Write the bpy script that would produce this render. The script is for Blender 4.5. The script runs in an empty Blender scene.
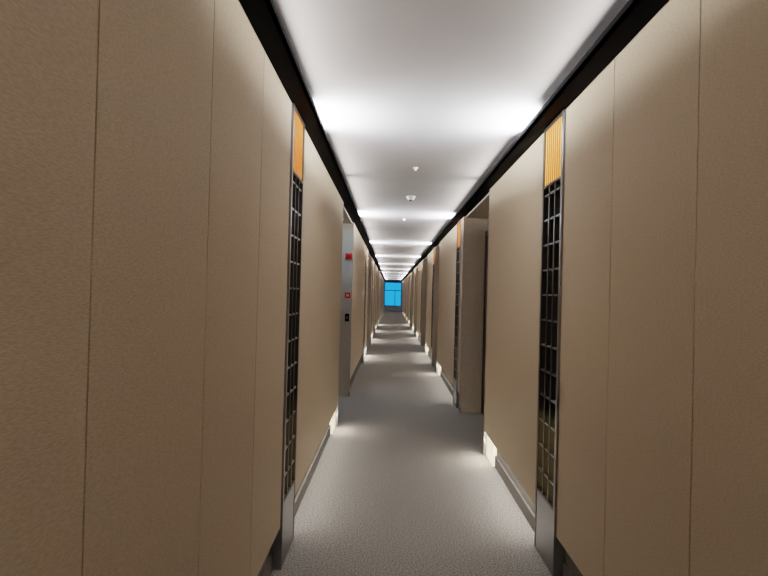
import bpy, math
from mathutils import Matrix, Vector
D=bpy.data; S=bpy.context.scene
S.view_settings.view_transform='Filmic'
S.view_settings.look='Medium High Contrast'
S.view_settings.exposure=0.66
H=1.47            # eye height
ZT=H+1.0          # underside of trim
ZC=ZT+0.12        # ceiling
XW={-1:-0.552, 1:0.90}
Y0,Y1=-5.6,49.0

# ---------- materials ----------
def mat(name, col, rough=.6, metal=0, emis=None, es=0, spec=None):
    m=D.materials.new(name); m.use_nodes=True
    b=m.node_tree.nodes['Principled BSDF']
    b.inputs['Base Color'].default_value=(*col,1); b.inputs['Roughness'].default_value=rough
    b.inputs['Metallic'].default_value=metal
    if spec is not None: b.inputs['Specular IOR Level'].default_value=spec
    if emis:
        b.inputs['Emission Color'].default_value=(*emis,1); b.inputs['Emission Strength'].default_value=es
    return m
def vary(m, c1, c2, scale, vscale=(1,1,1), bump=0, dist=.002, detail=4):
    nt=m.node_tree; N=nt.nodes; L=nt.links; b=N['Principled BSDF']
    tc=N.new('ShaderNodeTexCoord'); mp=N.new('ShaderNodeMapping'); mp.inputs['Scale'].default_value=vscale
    no=N.new('ShaderNodeTexNoise'); no.inputs['Scale'].default_value=scale; no.inputs['Detail'].default_value=detail
    cr=N.new('ShaderNodeValToRGB'); cr.color_ramp.elements[0].position=.3; cr.color_ramp.elements[1].position=.7
    cr.color_ramp.elements[0].color=(*c1,1); cr.color_ramp.elements[1].color=(*c2,1)
    L.new(tc.outputs['Object'],mp.inputs['Vector']); L.new(mp.outputs[0],no.inputs['Vector'])
    L.new(no.outputs['Fac'],cr.inputs[0]); L.new(cr.outputs[0],b.inputs['Base Color'])
    if bump:
        bp=N.new('ShaderNodeBump'); bp.inputs['Strength'].default_value=bump; bp.inputs['Distance'].default_value=dist
        L.new(no.outputs['Fac'],bp.inputs['Height']); L.new(bp.outputs[0],b.inputs['Normal'])
    return m
M_wall=vary(mat('woven_wallcovering',(.4,.3,.2),.7,spec=.2),(.47,.38,.275),(.60,.495,.37),150,(1,.45,2.5),.3,.002)
M_seam=mat('seam_dark',(.12,.08,.05),.8)
M_jamb=vary(mat('beige_jamb',(.5,.42,.33),.7,spec=.2),(.49,.43,.355),(.53,.465,.39),20)
M_ceil=vary(mat('ceiling_paint',(.72,.69,.67),.9,spec=.05),(.355,.34,.335),(.375,.36,.355),3)
M_black=mat('black_trim',(.004,.004,.005),.6,spec=.03)
M_cove=mat('cove_lining',(.35,.35,.36),.8)
M_floor=vary(mat('carpet',(.3,.28,.26),.95,spec=.1),(.10,.094,.088),(.50,.47,.44),115,(1,1,1),.9,.007,3)
M_bronze=mat('bronze_metal',(.13,.12,.105),.35,.8)
M_steel=mat('brushed_steel',(.34,.35,.36),.28,.9)
M_glass=mat('smoked_mirror',(.03,.026,.022),.12,.3)
M_mirror_glow=mat('mirror_painted_glow',(.3,.26,.15),.3,.3,(.9,.72,.36),.3)  # emission stands in for the warm reflection low in the mirror
M_amber=mat('amber_backlight',(.6,.35,.12),.5,0,(1,.44,.12),1.5)
M_wood=vary(mat('amber_reed',(.6,.3,.1),.4,0,(1,.30,.06),.15),(.42,.18,.055),(.56,.26,.08),30,(6,6,1))  # slight emission on the wood imitates light coming through the reeds
M_base=vary(mat('base_board',(.34,.31,.28),.8),(.12,.11,.097),(.20,.18,.16),120)
M_step=mat('step_light_diffuser',(.8,.75,.6),.5,0,(1,.84,.54),.85)
M_door=vary(mat('walnut_door',(.09,.05,.03),.45),(.06,.03,.018),(.10,.055,.033),9,(1,8,.6))
M_white=mat('white_plastic',(.5,.5,.48),.4)
M_red=mat('red_plastic',(.6,.01,.01),.35)
M_wfr=mat('window_frame_metal',(.02,.10,.2),.4,.3)
M_glow=mat('fill_lamp_lens',(.9,.9,.9),.4,0,(.85,.93,1),2)  # glowing disc of the added niche lamp

# ---------- mesh helper ----------
def add_obj(name, boxes, parent=None, bevel=0, cyls=()):
    """boxes: (x0,x1,y0,y1,z0,z1,mat); cyls: (center,axis,r1,r2,len,mat)"""
    import bmesh
    bm=bmesh.new(); mats=[]
    def mi(m):
        if m not in mats: mats.append(m)
        return mats.index(m)
    for (a,b,c,d,e,f,m) in boxes:
        a,b=min(a,b),max(a,b); c,d=min(c,d),max(c,d); e,f=min(e,f),max(e,f)
        v=[bm.verts.new(p) for p in ((a,c,e),(b,c,e),(b,d,e),(a,d,e),(a,c,f),(b,c,f),(b,d,f),(a,d,f))]
        for q in ((3,2,1,0),(4,5,6,7),(0,1,5,4),(1,2,6,5),(2,3,7,6),(3,0,4,7)):
            fc=bm.faces.new([v[i] for i in q]); fc.material_index=mi(m)
    for (c,ax,r1,r2,ln,m) in cyls:
        rot=Vector((0,0,1)).rotation_difference(Vector(ax)).to_matrix().to_4x4()
        g=bmesh.ops.create_cone(bm,cap_ends=True,segments=28,radius1=r1,radius2=r2,depth=ln,matrix=Matrix.Translation(c)@rot)
        fs={f for v in g['verts'] for f in v.link_faces}
        for f in fs: f.material_index=mi(m)
    me=D.meshes.new(name); bm.to_mesh(me); bm.free()
    for m in mats: me.materials.append(m)
    o=D.objects.new(name,me); S.collection.objects.link(o)
    if bevel:
        bv=o.modifiers.new('bevel','BEVEL'); bv.width=bevel; bv.segments=2; bv.limit_method='ANGLE'
    if parent: o.parent=parent
    return o
def empty(name):
    e=D.objects.new(name,None); S.collection.objects.link(e); e.empty_display_size=.1; return e
def area(name,loc,dirv,sx,sy,power,col,parent=None,spread=180):
    l=D.lights.new(name,'AREA'); l.shape='RECTANGLE'; l.size=sx; l.size_y=sy; l.energy=power; l.color=col
    l.spread=math.radians(spread)
    o=D.objects.new(name,l); S.collection.objects.link(o); o.location=loc
    z=-Vector(dirv).normalized(); x=Vector((0,1,0)); y=z.cross(x).normalized(); x=y.cross(z).normalized()
    R=Matrix((x,y,z)).transposed()
    o.rotation_euler=R.to_euler()
    if parent: o.parent=parent
    return o

# ---------- layout ----------
PW=.40
pil=[3.05+4.5*k for k in range(-1,10)]
openings={ 1:[(-3.9,-2.5),(5.38,7.30),(10.9,11.95),(14.5,16.4),(19.6,20.7),(23.4,25.3),(28.6,29.8),(32.5,34.4),(37.6,38.8),(41.5,43.4)],
          -1:[(-3.9,-2.5),(6.35,8.2),(13.7,15.9),(18.6,19.9),(22.9,24.9),(27.6,28.9),(31.8,33.9),(36.6,38.0),(41.0,43.0)]}
RD=.30
# ---------- floor / ceiling ----------
add_obj('floor',[(-1.1,1.5,Y0-.2,Y1+.2,-.1,0,M_floor)])
add_obj('ceiling',[(-1.1,1.5,Y0-.2,Y1+.2,ZC,ZC+.1,M_ceil)])

pils={1:[],-1:[]}
for s in (-1,1):
    for p in pil:
        if not any(p+PW>a-.02 and p<b+.02 for a,b in openings[s]): pils[s].append(p)

door_n=0
for s in (-1,1):
    xw=XW[s]; side='left' if s<0 else 'right'
    solids=sorted([(a,b,'o') for a,b in openings[s]]+[(p,p+PW,'p') for p in pils[s]])
    segs=[]; cur=Y0
    for a,b,t in solids:
        if a>cur+.01: segs.append((cur,a,t))
        cur=b
    segs.append((cur,Y1,'e'))
    bx=[]; base=[]; steps=[]
    for a,b,t in segs:
        cuts=[b]; y=b
        W=.665
        if b-a<3.2 : W=9
        while y-W>a+.15:
            y-=W; cuts.append(y)
        cuts.append(a); cuts=cuts[::-1]
        for i in range(len(cuts)-1):
            g=.003
            bx.append((xw,xw+s*.028,cuts[i]+(g if i else 0),cuts[i+1]-(g if i<len(cuts)-2 else 0),.22,ZT+.01,M_wall))
        bx.append((xw+s*.028,xw+s*.2,a,b,.22,ZT+.01,M_seam))          # substrate seen in the seams
        bx.append((xw+s*.05,xw+s*.2,a,b,0,.22,M_base))                 # recessed plinth
        base.append((xw+s*.035,xw+s*.05,a,b,0,.09,M_base))
        if t=='o':
            steps.append((a,b))
    bx.append((xw+s*.02,xw+s*.2,Y0,Y1,ZT+.01,ZC,M_cove))
    for a,b in openings[s]:
        xb=xw+s*RD
        bx.append((xb,xb+s*.05,a-.05,b+.05,0,ZC,M_jamb))
        bx.append((xw+s*.2,xb,a-.05,a,0,ZT,M_jamb)); bx.append((xw+s*.2,xb,b,b+.05,0,ZT,M_jamb))
        bx.append((xw+s*.02,xb,a,b,ZT-.02,ZT+.02,M_jamb))
    for p in pils[s]:
        bx.append((xw+s*.05,xw+s*.2,p,p+PW,0,ZT+.01,M_seam))
    add_obj('wall_'+side,bx)
    add_obj('baseboard_'+side,base)
    jb=[]
    for a,b in openings[s]:
        jb.append((xw-s*.004,xw+s*.2,b-.012,b,0,ZT,M_jamb)); jb.append((xw-s*.004,xw+s*.2,a,a+.012,.0,ZT,M_jamb))
        jb.append((xw-s*.006,xw+s*.06,a-.03,a+.016,0,.235,M_steel))
        jb.append((xw-s*.006,xw+s*.02,b-.016,b+.03,0,.06,M_steel))
    add_obj('trim_1' if s<0 else 'trim_2',jb)
    add_obj('trim_3' if s<0 else 'trim_4',[(xw+s*.02,xw-s*.105,Y0,Y1,ZT,ZT+.012,M_black),(xw-s*.105,xw-s*.09,Y0,Y1,ZT,ZT+.035,M_black)])
    for a,b in openings[s]:
        door_n+=1; e=empty('door_%d'%door_n)
        xb=xw+s*RD; w=b-a
        leaves=[(a+.06,(a+b)/2-.02),((a+b)/2+.02,b-.06)] if w>1.4 else [(a+.06,b-.06)]
        fr=[(xb,xb-s*.03,a+.014,a+.06,0,2.28,M_bronze),(xb,xb-s*.03,b-.06,b-.014,0,2.28,M_bronze),(xb,xb-s*.03,a+.014,b-.014,2.23,2.28,M_bronze)]
        if len(leaves)==2: fr.append((xb,xb-s*.03,(a+b)/2-.02,(a+b)/2+.02,0,2.23,M_bronze))
        add_obj('frame',fr,e)
        for (c,d) in leaves:
            add_obj('leaf',[(xb,xb-s*.018,c+.003,d-.003,.006,2.227,M_door)],e)
            add_obj('lever_handle',[(xb-s*.018,xb-s*.024,c+.05,c+.10,.93,1.15,M_steel),(xb-s*.06,xb-s*.072,c+.065,c+.19,1.0,1.02,M_steel)],e,0.003,
                    [((xb-s*.042,c+.075,1.01),(1,0,0),.009,.009,.04,M_steel)])
    for a,b in steps:
        L=min(.34,b-a-.1)
        e=empty('step_light')
        add_obj('diffuser',[(xw+s*.030,xw+s*.049,b-.035-L,b-.035,.095,.215,M_step),(xw+s*.020,xw+s*.034,b-.035-L,b-.035,.0,.215,M_step)],e)
        area('step_glow',(xw+s*.012,b-.035-L/2,.13),(-s,0,-.35),L,.12,1.2,(1,.92,.78),e)
        if b-a<3.5 and b<30:
            area('led_strip',(xw+s*.016,(a+b)/2,.215),(-s*.9,0,-1),b-a-.1,.012,2.8,(1,.95,.88),e)

    for p in pil:
        real=p in pils[s]
        e=empty('lattice_wall_panel' if real else 'cove_uplight')
        # concentrated uplight above the trim + weaker linear fill added along the bay for even ambient
        area('uplight',(xw-s*.03,p+.6,ZT+.04),(-s*1,0,.16),.45,.03,31,(.86,.92,1),e,155)
        area('ambient_fill',(xw-s*.03,p+PW/2,ZT+.04),(-s*1,0,.0),4.4,.02,15,(1,.96,.92),e,115)
        add_obj('lamp_body',[(xw+s*.015,xw-s*.05,p+.2,p+.9,ZT+.013,ZT+.025,M_bronze)],e)
        if not real: continue
        f=xw-s*.012
        q0,q1=p,p+PW; zi0=.34; zo=ZT-.35
        B=[(f,xw+s*.05,q0,q0+.03,0,ZT,M_steel),(f,xw+s*.05,q1-.03,q1,0,ZT,M_bronze),
           (f+s*.002,xw+s*.05,q0+.03,q1-.03,0,zi0,M_steel),
           (f,xw+s*.03,q0+.03,q1-.03,zo-.012,zo+.004,M_bronze),(f,xw+s*.03,q0+.03,q1-.03,ZT-.02,ZT,M_bronze),
           (f+s*.001,xw+s*.03,q0+.03,q1-.03,zi0-.004,zi0+.012,M_bronze)]
        add_obj('frame',B,e,.0015)
        xb=xw+s*.022
        add_obj('smoked_back',[(xb,xb+s*.02,q0+.03,q1-.03,zi0+.45,zo,M_glass),(xb,xb+s*.02,q0+.03,q1-.03,zi0,zi0+.45,M_mirror_glow)],e)  # lower part carries the painted warm reflection
        lat=[]; n=3; iw=(PW-.06)/n
        for i in range(1,n):
            yy=q0+.03+iw*i
            lat.append((f+s*.003,xb,yy-.010,yy+.010,zi0,zo,M_bronze))
        for i in range(n):
            z=zi0+.13
            while z<zo-.03:
                lat.append((f+s*.006,xb,q0+.03+iw*i+.004,q0+.03+iw*(i+1)-.004,z-.005,z+.005,M_steel)); z+=.145
        add_obj('lattice',lat,e)
        xa=f+s*.009
        reeds=[(f+s*.003,xa,q0+.037+.041*i,q0+.050+.041*i,zo,ZT-.02,M_wood) for i in range(8)]
        add_obj('amber_reeds',reeds,e)
        add_obj('amber_diffuser',[(xa,xa+s*.02,q0+.03,q1-.03,zo,ZT-.02,M_amber)],e)

# ---------- end walls + window ----------
add_obj('wall_back',[(-1.1,1.5,Y0-.1,Y0,0,ZC,M_jamb)])
xl,xr=XW[-1],XW[1]
add_obj('wall_front',[(-1.1,xl,Y1,Y1+.15,0,ZC,M_wall),(xr,1.5,Y1,Y1+.15,0,ZC,M_wall),(xl,xr,Y1,Y1+.15,ZT-.02,ZC,M_wall),(xl,xr,Y1,Y1+.15,0,.42,M_jamb)])
w=[(xl,xl+.05,Y1+.03,Y1+.1,.42,ZT-.02,M_wfr),(xr-.05,xr,Y1+.03,Y1+.1,.42,ZT-.02,M_wfr),
   (xl,xr,Y1+.03,Y1+.1,.42,.47,M_wfr),(xl,xr,Y1+.03,Y1+.1,ZT-.07,ZT-.02,M_wfr),
   (xl,xr,Y1+.03,Y1+.1,1.72,1.78,M_wfr),(.33,.38,Y1+.03,Y1+.1,.42,1.75,M_wfr)]
add_obj('window_1',w)

# ---------- ceiling devices ----------
def detector(x,y,r=.055):
    add_obj('smoke_detector',[],None,0,[((x,y,ZC-.008),(0,0,1),r,r,.016,M_white),((x,y,ZC-.03),(0,0,1),r*.6,r*.85,.03,M_white),((x,y,ZC-.05),(0,0,1),r*.3,r*.45,.012,M_bronze)])
def sprinkler(x,y):
    add_obj('sprinkler_head',[],None,0,[((x,y,ZC-.003),(0,0,1),.026,.026,.006,M_white),((x,y,ZC-.014),(0,0,1),.009,.010,.018,M_white),((x,y,ZC-.024),(0,0,1),.014,.014,.003,M_white)])
detector(.20,6.6)
sprinkler(.19,5.1)
sprinkler(.17,8.6)
# ---------- fire devices on the left niche's far jamb ----------
yf=8.2-.012
xx=XW[-1]-.06
add_obj('fire_alarm_sounder',[(xx-.045,xx+.045,yf-.02,yf,1.94,2.03,M_red)],None,.004,[((xx,yf-.03,1.985),(0,-1,0),.04,.032,.02,M_red)])
add_obj('fire_call_point',[(xx-.04,xx+.04,yf-.035,yf,1.39,1.47,M_red),(xx-.02,xx+.02,yf-.038,yf-.034,1.415,1.445,M_white)],None,.004)
add_obj('card_reader',[(xx-.03,xx+.03,yf-.025,yf,1.06,1.17,M_black),(xx-.016,xx+.016,yf-.028,yf-.024,1.10,1.13,M_bronze)],None,.004)
e=empty('added_niche_lamp')  # cool lamp and lens added to tint the niche head bluish
add_obj('lens',[],e,0,[((-.70,7.7,ZT-.024),(0,0,1),.04,.04,.008,M_glow)])
area('niche_fill',(-.70,7.7,ZT-.035),(0,0,-1),.08,.08,2,(.4,.7,1),e)

# ---------- world (sky seen through end window) ----------
W=D.worlds.new('World'); S.world=W; W.use_nodes=True
bg=W.node_tree.nodes['Background']; bg.inputs[0].default_value=(.02,.29,.80,1); bg.inputs[1].default_value=.95

# ---------- camera ----------
c=D.cameras.new('Camera'); c.lens=577/768*36; c.sensor_width=36; c.clip_start=.02
o=D.objects.new('Camera',c); S.collection.objects.link(o); S.camera=o
pitch=5.5/577; yaw=7/577; roll=.026
R=Matrix.Rotation(yaw,4,'Z')@Matrix.Rotation(math.pi/2+pitch,4,'X')@Matrix.Rotation(roll,4,'Z')
o.matrix_world=Matrix.Translation((0,0,H))@R
